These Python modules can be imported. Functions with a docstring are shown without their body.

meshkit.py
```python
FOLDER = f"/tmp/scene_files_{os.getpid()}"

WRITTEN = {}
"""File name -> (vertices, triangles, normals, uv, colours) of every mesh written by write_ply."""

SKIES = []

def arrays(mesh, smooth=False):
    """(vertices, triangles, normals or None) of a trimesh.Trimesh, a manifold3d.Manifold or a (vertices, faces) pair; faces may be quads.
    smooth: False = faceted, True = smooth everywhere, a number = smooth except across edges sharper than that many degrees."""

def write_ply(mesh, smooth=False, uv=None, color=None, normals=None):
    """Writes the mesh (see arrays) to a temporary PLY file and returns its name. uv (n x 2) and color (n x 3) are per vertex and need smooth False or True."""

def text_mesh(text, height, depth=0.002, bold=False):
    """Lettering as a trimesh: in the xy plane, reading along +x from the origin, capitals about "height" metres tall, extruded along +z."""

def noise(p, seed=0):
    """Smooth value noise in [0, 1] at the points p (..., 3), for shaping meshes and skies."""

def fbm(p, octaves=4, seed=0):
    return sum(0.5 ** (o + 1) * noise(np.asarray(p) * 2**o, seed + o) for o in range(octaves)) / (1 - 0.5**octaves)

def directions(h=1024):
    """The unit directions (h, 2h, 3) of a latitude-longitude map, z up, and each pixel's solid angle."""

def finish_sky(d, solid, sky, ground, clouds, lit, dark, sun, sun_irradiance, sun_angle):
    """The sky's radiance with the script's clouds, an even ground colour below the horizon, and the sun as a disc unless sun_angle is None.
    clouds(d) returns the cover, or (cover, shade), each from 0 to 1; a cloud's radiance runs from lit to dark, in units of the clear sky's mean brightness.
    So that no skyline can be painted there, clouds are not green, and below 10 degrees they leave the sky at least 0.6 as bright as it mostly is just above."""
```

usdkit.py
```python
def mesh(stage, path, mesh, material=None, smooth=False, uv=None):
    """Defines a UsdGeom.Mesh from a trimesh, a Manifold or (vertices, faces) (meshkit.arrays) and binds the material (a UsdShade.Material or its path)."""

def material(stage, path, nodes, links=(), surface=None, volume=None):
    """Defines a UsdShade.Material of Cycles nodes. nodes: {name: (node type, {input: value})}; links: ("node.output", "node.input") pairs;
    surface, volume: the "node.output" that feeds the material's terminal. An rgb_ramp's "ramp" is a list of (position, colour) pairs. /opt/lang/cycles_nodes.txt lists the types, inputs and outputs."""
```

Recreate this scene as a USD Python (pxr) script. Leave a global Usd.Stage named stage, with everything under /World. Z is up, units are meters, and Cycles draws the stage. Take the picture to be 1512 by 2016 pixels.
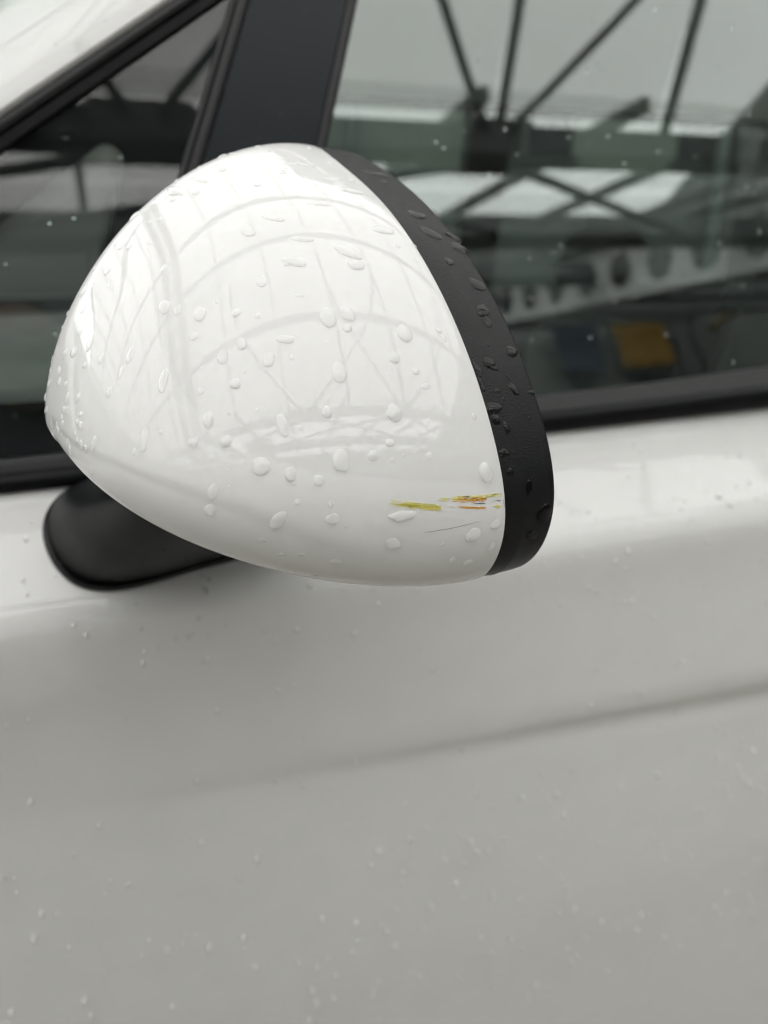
import math, random
import numpy as np, trimesh, usdkit, meshkit
from scipy.interpolate import CubicSpline, PchipInterpolator, splprep, splev
from shapely.geometry import Polygon, LineString, Point, box as sbox
from shapely.ops import unary_union
from pxr import Gf, Sdf, Usd, UsdGeom, UsdLux, UsdShade, Vt

random.seed(7)
rng = np.random.default_rng(7)
V = lambda *a: np.array(a, float)

# ------------------------------------------------------------------ stage, camera, sky, sun
stage = Usd.Stage.CreateInMemory()
UsdGeom.SetStageUpAxis(stage, 'Z'); UsdGeom.SetStageMetersPerUnit(stage, 1.0)
stage.SetDefaultPrim(UsdGeom.Xform.Define(stage, '/World').GetPrim())
YAW, PITCH = math.radians(20), math.radians(-20)
CAM = V(0, -0.52, 1.15)
FWD = V(math.sin(YAW) * math.cos(PITCH), math.cos(YAW) * math.cos(PITCH), math.sin(PITCH))
RGT = V(math.cos(YAW), -math.sin(YAW), 0)
UPV = np.cross(RGT, FWD)
cam = UsdGeom.Camera.Define(stage, '/World/camera')
M4 = Gf.Matrix4d(*[float(c) for c in (*RGT, 0, *UPV, 0, *(-FWD), 0, *CAM, 1)])
cam.AddTransformOp().Set(M4)
cam.CreateHorizontalApertureAttr(36.0); cam.CreateVerticalApertureAttr(48.0); cam.CreateFocalLengthAttr(36.0)
cam.CreateClippingRangeAttr(Gf.Vec2f(0.01, 2000))
cam.CreateFocusDistanceAttr(0.285); cam.CreateFStopAttr(8.5)
EXPOSURE = 2.06
cam.CreateExposureAttr(EXPOSURE)

SUN_EL, SUN_AZ = math.radians(62), math.radians(150)     # a high, fully veiled sun
sdir = V(math.sin(SUN_AZ) * math.cos(SUN_EL), math.cos(SUN_AZ) * math.cos(SUN_EL), math.sin(SUN_EL))
dome = UsdLux.DomeLight.Define(stage, '/World/sky')
usdkit.material(stage, '/World/Looks/overcast_sky', {
    'tc': ('texture_coordinate', {}),
    'sky': ('sky_texture', {'sky_type': 'single_scattering', 'sun_disc': False, 'sun_elevation': SUN_EL, 'sun_rotation': SUN_AZ}),
    'n': ('noise_texture', {'scale': 2.2, 'detail': 5.0, 'roughness': 0.55}),
    'r': ('rgb_ramp', {'ramp': [(0.25, (4.82, 4.76, 4.62)), (0.75, (6.5, 6.42, 6.24))]}),
    'm': ('mix_color', {'fac': 0.93, 'use_clamp': False}),
    'bg': ('background_shader', {'strength': 0.15})},
    [('tc.generated', 'n.vector'), ('n.fac', 'r.fac'), ('sky.color', 'm.a'), ('r.color', 'm.b'), ('m.result', 'bg.color')], surface='bg.background')
UsdShade.MaterialBindingAPI.Apply(dome.GetPrim()).Bind(UsdShade.Material.Get(stage, '/World/Looks/overcast_sky'))
dome.GetPrim().SetCustomDataByKey('kind', 'structure'); dome.GetPrim().SetCustomDataByKey('label', 'even white overcast sky'); dome.GetPrim().SetCustomDataByKey('category', 'sky')
sun = UsdLux.DistantLight.Define(stage, '/World/sun')
sun.CreateNormalizeAttr(True); sun.CreateIntensityAttr(0.12); sun.CreateAngleAttr(90.0); sun.CreateColorAttr(Gf.Vec3f(1.0, 0.985, 0.96))
sun.AddTransformOp().Set(Gf.Matrix4d(Gf.Rotation(Gf.Vec3d(0, 0, 1), Gf.Vec3d(*sdir)), Gf.Vec3d(0, 0, 0)))

# ------------------------------------------------------------------ helpers
used = {}
def free(parent, name):
    key = f'{parent}/{name}'
    k = used.get(key, -1) + 1; used[key] = k
    return key if k == 0 else f'{key}_{k:03d}'
def path_of(p): return '/World' if p is None else (p if isinstance(p, str) else str(p.GetPath()))
def tag(o, label=None, cat=None, group=None, kind=None):
    p = o if isinstance(o, Usd.Prim) else o.GetPrim()
    for k, v in (('label', label), ('category', cat), ('group', group), ('kind', kind)):
        if v: p.SetCustomDataByKey(k, v)
    return p
def thing(name, label=None, cat=None, loc=(0, 0, 0), parent=None, group=None):
    x = UsdGeom.Xform.Define(stage, free(path_of(parent), name))
    if any(loc): x.AddTranslateOp().Set(Gf.Vec3d(*map(float, loc)))
    return tag(x, label, cat, group)
def obj(name, mesh, mat, parent=None, smooth=False, **kw):
    m = usdkit.mesh(stage, free(path_of(parent), name), mesh, MAT[mat] if isinstance(mat, str) else mat, smooth=smooth)
    return tag(m, **kw) if kw else m.GetPrim()
def bx(lo, hi):
    lo, hi = np.minimum(lo, hi), np.maximum(lo, hi)
    b = trimesh.creation.box(extents=np.array(hi) - np.array(lo)); b.apply_translation((np.array(lo) + np.array(hi)) / 2); return b
def bar(a, b, w, h, upv=(0, 0, 1)):
    a, b = np.array(a, float), np.array(b, float); d = b - a; L = np.linalg.norm(d); d /= L
    s = np.cross(d, upv); s /= np.linalg.norm(s); u = np.cross(s, d)
    m = trimesh.creation.box(extents=(L, w, h)); T = np.eye(4); T[:3, 0], T[:3, 1], T[:3, 2], T[:3, 3] = d, s, u, (a + b) / 2
    m.apply_transform(T); return m
def rod(a, b, r, n=10): return trimesh.creation.cylinder(radius=r, segment=[a, b], sections=n)
def cat_(*ms): return trimesh.util.concatenate([m for m in ms])
def grid(P, close_u=False):
    """P (M, N, 3): a quad grid as a trimesh; close_u joins the last column to the first."""
    P = np.asarray(P, float); M, N = P.shape[:2]
    i, j = np.meshgrid(np.arange(M - 1), np.arange(N if close_u else N - 1), indexing='ij'); j2 = (j + 1) % N
    a, b, c, d = i * N + j, i * N + j2, (i + 1) * N + j2, (i + 1) * N + j
    q = np.stack([a, b, c, d], -1).reshape(-1, 4)
    return trimesh.Trimesh(P.reshape(-1, 3), np.vstack([q[:, [0, 1, 2]], q[:, [0, 2, 3]]]), process=False)
def outward(m, inside):
    """turn the faces so that they look away from the point inside"""
    c = m.triangles_center; 
    if ((m.face_normals * (c - np.asarray(inside))).sum(1) * m.area_faces).sum() < 0: m.invert()
    return m
def slab(front, off):
    """a thick sheet from a front grid (M,N,3) and an offset vector or array towards the back"""
    back = front + off
    M, N = front.shape[:2]
    ring = lambda g: np.concatenate([g[0, :], g[1:, -1], g[-1, -2::-1], g[-2:0:-1, 0]])
    e = np.stack([ring(front), ring(back)])
    return cat_(grid(front), flip(grid(back)), flip(grid(e, True)))
def flip(m): m.invert(); return m
def ext(poly, h): return trimesh.creation.extrude_polygon(poly, h, engine='earcut')

MAT = {}
def mat(name, nodes, links=(), surface='p.BSDF'):
    MAT[name] = usdkit.material(stage, '/World/Looks/' + name, nodes, links, surface=surface); return MAT[name]
def plain(name, col, rough=0.5, **kw): return mat(name, {'p': ('principled_bsdf', {'base_color': col, 'roughness': rough, **kw})})

# paint: white solid colour under clear lacquer with a trace of orange peel
mat('white_paint', {
    'tc': ('texture_coordinate', {}), 'n': ('noise_texture', {'scale': 260.0, 'detail': 1.0}), 'b': ('bump', {'strength': 0.02, 'distance': 0.001}),
    'd': ('noise_texture', {'scale': 34.0, 'detail': 4.0}), 'dr': ('rgb_ramp', {'ramp': [(0.3, (0.765, 0.765, 0.755)), (0.7, (0.785, 0.785, 0.775))]}),
    'p': ('principled_bsdf', {'roughness': 0.5, 'specular_ior_level': 0.0, 'coat_weight': 1.0, 'coat_roughness': 0.02, 'coat_ior': 1.44})},
    [('tc.object', 'n.vector'), ('n.fac', 'b.height'), ('b.normal', 'p.coat_normal'), ('tc.object', 'd.vector'), ('d.fac', 'dr.fac'), ('dr.color', 'p.base_color')])
def grained(name, col, rough, scale, strength, spec=0.4):
    mat(name, {'tc': ('texture_coordinate', {}), 'v': ('voronoi_texture', {'scale': scale, 'feature': 'smooth_f1', 'smoothness': 0.4}), 'n': ('noise_texture', {'scale': scale * 2.2, 'detail': 3.0, 'distortion': 1.2}),
        'a': ('math', {'math_type': 'multiply_add', 'value2': 0.7}), 'b': ('bump', {'strength': strength, 'distance': 0.0004}),
        'g': ('noise_texture', {'scale': 22.0, 'detail': 3.0}), 'gr': ('map_range', {'from_min': 0.3, 'from_max': 0.7, 'to_min': rough - 0.05, 'to_max': rough + 0.06}),
        'p': ('principled_bsdf', {'base_color': col, 'specular_ior_level': spec})},
        [('tc.object', 'v.vector'), ('tc.object', 'n.vector'), ('n.fac', 'a.value1'), ('v.distance', 'a.value3'), ('a.value', 'b.height'), ('b.normal', 'p.normal'), ('tc.object', 'g.vector'), ('g.fac', 'gr.value'), ('gr.result', 'p.roughness')])
grained('grained_black_plastic', (0.0036, 0.0040, 0.0046), 0.36, 1500.0, 0.40, 0.27)
grained('satin_black_plastic', (0.005, 0.0053, 0.006), 0.33, 1400.0, 0.12, 0.11)
grained('interior_plastic', (0.035, 0.037, 0.04), 0.55, 300.0, 0.4)
plain('gloss_black', (0.006, 0.0072, 0.0085), 0.27, specular_ior_level=0.22, specular_tint=(0.88, 0.96, 1.0))
plain('black_rubber', (0.008, 0.008, 0.009), 0.42, specular_ior_level=0.35)
plain('black_frit', (0.006, 0.006, 0.007), 0.6, specular_ior_level=0.1)
plain('water', (1, 1, 1), 0.0, transmission_weight=1.0, ior=1.333)
mat('bead_water_baked_light', {'t': ('transparent_bsdf', {'color': (0.985, 0.985, 0.985)}), 'f': ('fresnel', {'IOR': 1.5}), 'g': ('geometry', {}), 'nb': ('math', {'math_type': 'subtract', 'value1': 1.0}), 'm': ('math', {'math_type': 'multiply'}),
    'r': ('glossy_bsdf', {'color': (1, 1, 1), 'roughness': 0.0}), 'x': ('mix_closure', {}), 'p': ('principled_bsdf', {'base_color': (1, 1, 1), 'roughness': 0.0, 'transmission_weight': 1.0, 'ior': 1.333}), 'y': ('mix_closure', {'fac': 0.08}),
    's': ('principled_bsdf', {'base_color': (0.84, 0.84, 0.83), 'roughness': 0.02}), 'z': ('mix_closure', {'fac': 0.34})},  # diffuse white share stands in for light the drop focuses on the paint
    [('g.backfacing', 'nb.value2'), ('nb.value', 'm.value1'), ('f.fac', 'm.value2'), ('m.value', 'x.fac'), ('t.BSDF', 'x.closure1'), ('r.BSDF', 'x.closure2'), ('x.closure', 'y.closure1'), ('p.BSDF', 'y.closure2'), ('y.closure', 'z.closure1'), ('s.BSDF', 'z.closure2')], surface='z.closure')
mat('clear_water', {'t': ('transparent_bsdf', {'color': (0.55, 0.55, 0.55)}), 'f': ('fresnel', {'IOR': 1.33}), 'g': ('geometry', {}), 'nb': ('math', {'math_type': 'subtract', 'value1': 1.0}), 'm': ('math', {'math_type': 'multiply'}),
    'r': ('glossy_bsdf', {'color': (1, 1, 1), 'roughness': 0.0}), 'x': ('mix_closure', {})},
    [('g.backfacing', 'nb.value2'), ('nb.value', 'm.value1'), ('f.fac', 'm.value2'), ('m.value', 'x.fac'), ('t.BSDF', 'x.closure1'), ('r.BSDF', 'x.closure2')], surface='x.closure')
plain('mirror_silver', (0.85, 0.87, 0.88), 0.02, metallic=1.0)
def worn(name, c1, c2, cover):
    mat(name, {'tc': ('texture_coordinate', {}), 'mp': ('mapping', {'scale': (260.0, 600.0, 2600.0)}), 'n': ('noise_texture', {'scale': 1.0, 'detail': 4.0, 'roughness': 0.65}), 'q': ('map_range', {'from_min': cover - .07, 'from_max': cover + .07, 'to_min': 0.0, 'to_max': 1.0, 'clamp': True}),
        'n2': ('noise_texture', {'scale': 900.0, 'detail': 3.0}), 'r': ('rgb_ramp', {'ramp': [(0.35, c1), (0.65, c2)]}), 'p': ('principled_bsdf', {'roughness': 0.6}), 't': ('transparent_bsdf', {'color': (1, 1, 1)}), 'x': ('mix_closure', {})},
        [('tc.object', 'mp.vector'), ('mp.vector', 'n.vector'), ('n.fac', 'q.value'), ('q.result', 'x.fac'), ('tc.object', 'n2.vector'), ('n2.fac', 'r.fac'), ('r.color', 'p.base_color'), ('t.BSDF', 'x.closure1'), ('p.BSDF', 'x.closure2')], surface='x.closure')
worn('yellow_scuff', (0.80, 0.70, 0.05), (0.84, 0.76, 0.18), .45)
worn('pale_yellow_scuff', (0.82, 0.76, 0.20), (0.84, 0.81, 0.42), .50)
worn('orange_scuff', (0.72, 0.32, 0.03), (0.78, 0.46, 0.10), .46)
plain('dark_scratch', (0.10, 0.095, 0.085), 0.7)
plain('headliner', (0.75, 0.75, 0.72), 0.9)
plain('seat_fabric', (0.03, 0.031, 0.034), 0.9)
plain('painted_steel', (0.13, 0.14, 0.14), 0.45)
plain('light_steel', (0.86, 0.87, 0.86), 0.45)
mat('paving', {'tc': ('texture_coordinate', {}), 'n': ('noise_texture', {'scale': 60.0, 'detail': 6.0}), 'w': ('noise_texture', {'scale': 0.5, 'detail': 3.0}),
    'r': ('rgb_ramp', {'ramp': [(0.3, (0.215, 0.205, 0.18)), (0.7, (0.275, 0.263, 0.232))]}), 'q': ('map_range', {'from_min': 0.4, 'from_max': 0.6, 'to_min': 0.25, 'to_max': 0.75}),
    'p': ('principled_bsdf', {})}, [('tc.object', 'n.vector'), ('tc.object', 'w.vector'), ('n.fac', 'r.fac'), ('r.color', 'p.base_color'), ('w.fac', 'q.value'), ('q.result', 'p.roughness')])
plain('dark_cladding', (0.17, 0.18, 0.175), 0.6)
plain('dark_window', (0.01, 0.012, 0.013), 0.05)
plain('facade_white', (0.62, 0.63, 0.62), 0.7)
plain('facade_pane', (0.22, 0.25, 0.25), 0.15)
plain('wall_green', (0.20, 0.205, 0.19), 0.8)
plain('wall_plinth', (0.075, 0.078, 0.075), 0.7)
plain('sign_yellow', (0.30, 0.17, 0.03), 0.6)
plain('dull_brass', (0.40, 0.26, 0.07), 0.4, metallic=0.6)
plain('sign_navy', (0.03, 0.04, 0.07), 0.6)
plain('jacket', (0.10, 0.105, 0.12), 0.85)
plain('trousers', (0.03, 0.035, 0.05), 0.85)
plain('skin', (0.55, 0.36, 0.27), 0.5)
plain('hair', (0.03, 0.02, 0.015), 0.6)
def glass(name, tint, ior, gl=(1, 1, 1)):
    mat(name, {'g': ('geometry', {}), 'f': ('fresnel', {'IOR': ior}), 'nb': ('math', {'math_type': 'subtract', 'value1': 1.0}), 'm': ('math', {'math_type': 'multiply'}),
        't': ('transparent_bsdf', {'color': tint}), 'r': ('glossy_bsdf', {'color': gl, 'roughness': 0.0}), 'x': ('mix_closure', {})},
        [('g.backfacing', 'nb.value2'), ('nb.value', 'm.value1'), ('f.fac', 'm.value2'), ('m.value', 'x.fac'), ('t.BSDF', 'x.closure1'), ('r.BSDF', 'x.closure2')], surface='x.closure')
glass('car_glass', (0.84, 0.90, 0.87), 2.15, (0.93, 1.0, 0.965))
glass('quarter_glass_tint', (0.84, 0.90, 0.87), 1.56)
glass('roof_glass', (0.955, 0.96, 0.955), 1.5)
glass('dimming_glass', (0.745, 0.745, 0.74), 1.5)  # tint darkened to hold back light from overhead

# ------------------------------------------------------------------ ground
gx = np.linspace(-200, 200, 21); obj("ground", grid(np.array([[(x, y, 0.0) for y in gx] for x in gx])), "paving", kind="structure", label="wet grey paved ground under the car", cat="ground")

# ------------------------------------------------------------------ the car
car = thing('parked_car', 'white car with black window trim, wet with rain, carrying the door mirror', 'car')
def lerp(x, xs, ys): return np.interp(x, xs, ys)
def door_y(x, z):
    """outer skin of the car side, y at (x, z); -y is out"""
    zs, zc = 0.924, lerp(x, [-.6, -.07, .19, .557, 1.2], [.812, .796, .775, .755, .722])
    st = np.clip((x + 0.10) / 0.48, 0, 1.3)
    kz = np.array([0.08, .40, zc - .20, zc - .09, zc - .045, zc - .022, zc - .003, zc + .016, zc + .055, zs - .045, zs - .018, zs - .005, zs + .004, .952, .970, .986, 1.0, 1.02])
    ky = np.array([.000, -.032, -.0470, -.0500, -.0496, -.0494 + .0014 * st, -.0498 - .0052 * st, -.0506 - .0066 * st, -.0530 - .0040 * st, -.0562, -.0570, -.0562, -.0522, -.0330, -.0190, -.0085, .0, .004])
    return PchipInterpolator(kz, ky)(z)
xs = np.unique(np.r_[np.linspace(-.7, -.3, 6), np.linspace(-.3, .9, 61), np.linspace(.9, 1.3, 6)])
zs_ = np.unique(np.r_[np.linspace(.10, .5, 12), np.linspace(.5, .95, 110), np.linspace(.95, 1.003, 12)])
G = np.array([[(x, y, z) for z, y in zip(zs_, door_y(x, zs_))] for x in xs])
door_mesh = slab(G, V(0, .03, 0)); outward(door_mesh, (0.3, .5, .7))
if (grid(G).face_normals[:, 1].mean()) > 0: pass
obj('door_panel', door_mesh, 'white_paint', car, smooth=35)

# window plane: leans inwards towards the top
TH = math.radians(19); WN = V(0, -math.cos(TH), math.sin(TH)); WP = V(0, .014, 1.035)
def W(x, z, out=0.0): return V(x, WP[1] + (z - WP[2]) * math.tan(TH), z) + WN * out
def wpoly(pts, out0, out1, rnd=0.0):
    """a plate in the window plane from outline points (x, z), between two offsets; a shapely polygon works too"""
    pg = pts if hasattr(pts, 'exterior') else Polygon(pts)
    if rnd: pg = pg.buffer(-rnd).buffer(rnd, quad_segs=6)
    m = ext(pg, abs(out1 - out0)); v = m.vertices
    P = np.stack([v[:, 0], WP[1] + (v[:, 1] - WP[2]) * math.tan(TH), v[:, 1]], 1) + WN * (min(out0, out1) + v[:, 2:3])
    m = trimesh.Trimesh(P, m.faces, process=False)
    if m.volume < 0: m.invert()
    return m
def wbar(a, b, sec, n=24, bow=None):
    """sweep a section (list of (side, out)) along a straight line a->b in the window plane; side is to the left of a->b"""
    a, b = np.array(a, float), np.array(b, float); d = (b - a) / np.linalg.norm(b - a); s = V(-d[1], d[0])
    R = []
    for t in np.linspace(0, 1, n):
        c = a + (b - a) * t
        R.append([W(*(c + s * p[0]), p[1]) for p in sec])
    m = grid(np.array(R), True)
    for k in (0, -1):
        ring = np.array(R[k]); cc = ring.mean(0); f = [[i, (i + 1) % len(ring), len(ring)] for i in range(len(ring))]
        m = cat_(m, trimesh.Trimesh(np.vstack([ring, cc]), f if k else [t[::-1] for t in f], process=False))
    m.merge_vertices(); m.fix_normals(); return m
def rsec(s0, s1, o0, o1, r, n=5):
    pg = sbox(s0, o0, s1, o1).buffer(-r).buffer(r, quad_segs=n); return list(pg.exterior.coords)[:-1]

AP = lambda x: 1.2473 + .682 * x                  # white edge of the A-pillar, z at x
DL = lambda z: .127 + (z - 1.304) * .428          # front edge of the divider
DR = lambda z: .205 + (z - 1.311) * .357          # rear edge of the divider
# main window glass, quarter glass
mg = [(DR(1.018) - .004, 1.018), (1.12, 1.018), (1.12, 1.475), (DR(1.475) - .004, 1.475)]
obj('door_window_glass', wpoly(mg, -.0065, -.0025), 'car_glass', car)
qg = [(-.345, 1.012), (DL(1.018), 1.018), (DL(1.40) - .006, 1.40), (.20, AP(.20) - .004)]
qg = [(-.330, 1.014), (DL(1.014) - .004, 1.014), (DL(1.335) - .004, 1.335), ]
qg = Polygon([(-.33, AP(-.33) - .010), (-.33, 1.013), (DL(1.013) - .004, 1.013), (DL(1.33) - .004, 1.33), (DL(1.33) - .008, AP(DL(1.33)) - .010)]).buffer(0)
obj('quarter_window_glass', wpoly(qg, -.0055, -.0015), 'quarter_glass_tint', car)
clear = Polygon([(-.215, 1.035), (-.01, 1.035), (.0295, 1.210), (.0195, 1.2135)]).buffer(.0005)
clear = Polygon([(-.195, 1.048), (-.012, 1.048), (.0365, 1.224)]).buffer(-.010).buffer(.010, quad_segs=8)
frit = qg.difference(clear)
obj('frit_band', wpoly(frit if frit.geom_type == 'Polygon' else max(frit.geoms, key=lambda g: g.area), -.0068, -.0058), 'black_frit', car)
dots = []
cl = clear.exterior
for ring_i in range(4):
    inner = clear.buffer(-.0012 - ring_i * .0022)
    if inner.is_empty: continue
    L = inner.exterior.length
    for k in range(int(L / .0023)):
        p = inner.exterior.interpolate((k + .5 * (ring_i % 2)) * .0023)
        dots.append(Point(p.x, p.y).buffer(.00085 - ring_i * .00015, quad_segs=2))
obj('frit_dots', cat_(*[wpoly(d, -.0066, -.0060) for d in dots]), 'black_frit', car, kind='stuff')
# divider between quarter window and door window, with its seals
obj('divider_pillar', wpoly([(DL(1.0) + .001, 1.0), (DR(1.0) - .006, 1.0), (DR(1.50) - .006, 1.50), (DL(1.50) + .001, 1.50)], -.012, .004, .002), 'gloss_black', car, smooth=40)
obj('divider_seal', wbar((DL(1.0), 1.0), (DL(1.5), 1.5), rsec(-.0005, .0075, -.012, .0062, .003)), 'black_rubber', car, smooth=50)
obj('divider_seal', wbar((DL(1.0) - .0085, 1.0), (DL(1.5) - .0085, 1.5), rsec(-.0005, .0045, -.012, .0035, .0018)), 'black_rubber', car, smooth=50)
obj('window_seal', wbar((DR(1.0) - .006, 1.0), (DR(1.5) - .006, 1.5), rsec(-.0085, -.0, -.012, .0045, .003)), 'black_rubber', car, smooth=50)
# A-pillar: white, rounded over towards the windscreen
d = V(1, .682); d /= np.linalg.norm(d)
pil = [(.000, -.004), (.0004, .0025), (.0025, .0050), (.007, .0052), (.014, .0035), (.024, -.0010), (.038, -.0085), (.055, -.020), (.075, -.036), (.088, -.052), (.090, -.07), (.02, -.06), (.0, -.03)]
obj('windscreen_pillar', wbar((-.40, AP(-.40)), (.36, AP(.36)), pil, 30), 'white_paint', car, smooth=40)
obj('pillar_seal', wbar((-.40, AP(-.40) - .0002), (.36, AP(.36) - .0002), [(s - .0072, o) for s, o in rsec(0, .0072, -.015, .0045, .003)]), 'black_rubber', car, smooth=50)
obj('pillar_trim', wbar((-.40, AP(-.40) - .0092), (.36, AP(.36) - .0092), [(s - .0075, o) for s, o in rsec(0, .0075, -.015, .0015, .0012)]), 'satin_black_plastic', car, smooth=50)
# belt moulding
R = []; R2 = []
for x in np.linspace(-.45, 1.2, 60):
    zb = lerp(x, [-.45, -.07, .1, .45, 1.2], [.990, .9935, .996, 1.001, 1.010]); zt = lerp(x, [-.45, -.07, .09, .34, .44, .56, 1.2], [1.005, 1.0135, 1.017, 1.0265, 1.030, 1.036, 1.05])
    h = zt - zb; hm = zb + h * .62
    y0 = float(door_y(x, 1.0))
    R.append([(x, y0 + .006, zb), (x, y0 - .0035, zb + .0005), (x, y0 - .0060, zb + h * .12), (x, y0 - .0068, zb + h * .3), (x, y0 - .0055, zb + h * .5), (x, y0 - .001, hm), (x, y0 + .012, hm + .001), (x, y0 + .012, zb)])
    yw = WP[1] + (zt - WP[2]) * math.tan(TH)
    R2.append([(x, y0 + .008, hm - .004), (x, y0 + .0008, hm - .002), (x, yw - .003, zt - .003), (x, yw - .0005, zt), (x, yw + .004, zt), (x, y0 + .02, hm - .004)])
for nm, r, mt in (('belt_moulding', R, 'satin_black_plastic'), ('glass_wiper_lip', R2, 'black_rubber')):
    m = grid(np.array(r), True); outward(m, (0.4, .012, 1.01)); obj(nm, m, mt, car, smooth=40)

# ---- the rest of the body and the cabin, as seen through the glass
YR = 1.62                                             # width of the cabin at the belt
obj('roof_panel', slab(np.array([[(x, y, 1.50 + .055 * math.sin(math.pi * np.clip((y - .14) / (YR - .28), 0, 1)) ** .6 + (-.03 * ((x - .9) / .6) ** 2 if x < .9 else -.02 * ((x - .9) / 1.2) ** 2)) for y in np.linspace(.14, YR - .14, 24)] for x in np.linspace(.28, 2.2, 24)]), V(0, 0, -.03)), 'white_paint', car, smooth=40)
obj('headliner', slab(np.array([[(x, y, 1.46 + .02 * math.sin(math.pi * (y - .14) / (YR - .28))) for y in np.linspace(.15, YR - .15, 10)] for x in np.linspace(.32, 2.2, 10)]), V(0, 0, -.012)), 'headliner', car, smooth=40)
obj('roof_rail', wbar((.36, 1.493), (2.2, 1.505), [(s, o) for s, o in rsec(-.03, .03, -.03, .006, .006)], 8), 'white_paint', car, smooth=40)
obj('rear_door_post', wpoly([(.98, 1.0), (1.09, 1.0), (1.04, 1.5), (.93, 1.5)], -.05, -.010, .004), 'interior_plastic', car)
# far side
def far(pts, lo, hi):
    m = wpoly(pts, lo, hi); v = m.vertices.copy(); v[:, 1] = YR - v[:, 1]; m = trimesh.Trimesh(v, m.faces[:, ::-1], process=False); return m
obj('passenger_door_panel', bx((-.7, YR - .02, .28), (2.2, YR + .02, 1.0)), 'white_paint', car)
obj('passenger_door_lining', bx((-.5, YR - .09, .35), (2.0, YR - .022, 1.005)), 'interior_plastic', car)
obj('passenger_window_glass', far([(.12, 1.0), (.98, 1.0), (.94, 1.48), (.26, 1.48)], -.006, -.002), 'car_glass', car)
obj('passenger_window_glass', far([(1.10, 1.0), (1.95, 1.0), (1.85, 1.48), (1.06, 1.48)], -.006, -.002), 'car_glass', car)
obj('body_pillar', far([(.98, 1.0), (1.10, 1.0), (1.06, 1.5), (.94, 1.5)], -.04, .0), 'interior_plastic', car)
obj('body_pillar', far([(-.02, 1.0), (.12, 1.0), (.28, 1.5), (.18, 1.5)], -.04, .0), 'interior_plastic', car)
obj('body_rail', far([(.15, 1.45), (2.0, 1.45), (2.0, 1.51), (.15, 1.51)], -.04, .004), 'interior_plastic', car)
ws = np.array([[(-.62 + t * .92 - .06 * math.sin(math.pi * s), .06 + t * .10 + s * (YR - .12 - .2 * t), .98 + t * .53 + .03 * math.sin(math.pi * s)) for s in np.linspace(0, 1, 16)] for t in np.linspace(0, 1, 12)])
m = slab(ws, V(.003, 0, -.004)); outward(m, (.4, .8, .9)); obj('windscreen_glass', m, 'car_glass', car, smooth=40)
obj('dashboard', slab(np.array([[(x, y, .97 - .9 * max(0, x - .02) ** 1.5 + .03 * math.exp(-((y - .45) / .2) ** 2)) for y in np.linspace(.05, YR - .05, 30)] for x in np.linspace(-.66, .22, 16)]), V(0, 0, -.35)), 'interior_plastic', car, smooth=40)
obj('door_lining', bx((-.35, .05, .35), (1.2, .075, .985)), 'interior_plastic', car)
obj('cabin_floor', bx((-.5, .06, .24), (2.2, YR - .08, .29)), 'seat_fabric', car)
obj('rear_bench', cat_(bx((1.5, .1, .29), (2.0, YR - .1, .62)), bx((1.9, .1, .62), (2.15, YR - .1, 1.25))), 'seat_fabric', car)
def cushion(c, e, r=.05):
    from manifold3d import Manifold
    s = [Manifold.sphere(r, 16).translate([c[0] + a * (e[0] - r), c[1] + b * (e[1] - r), c[2] + g * (e[2] - r)]) for a in (-1, 1) for b in (-1, 1) for g in (-1, 1)]
    return Manifold.batch_hull(s)
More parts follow.
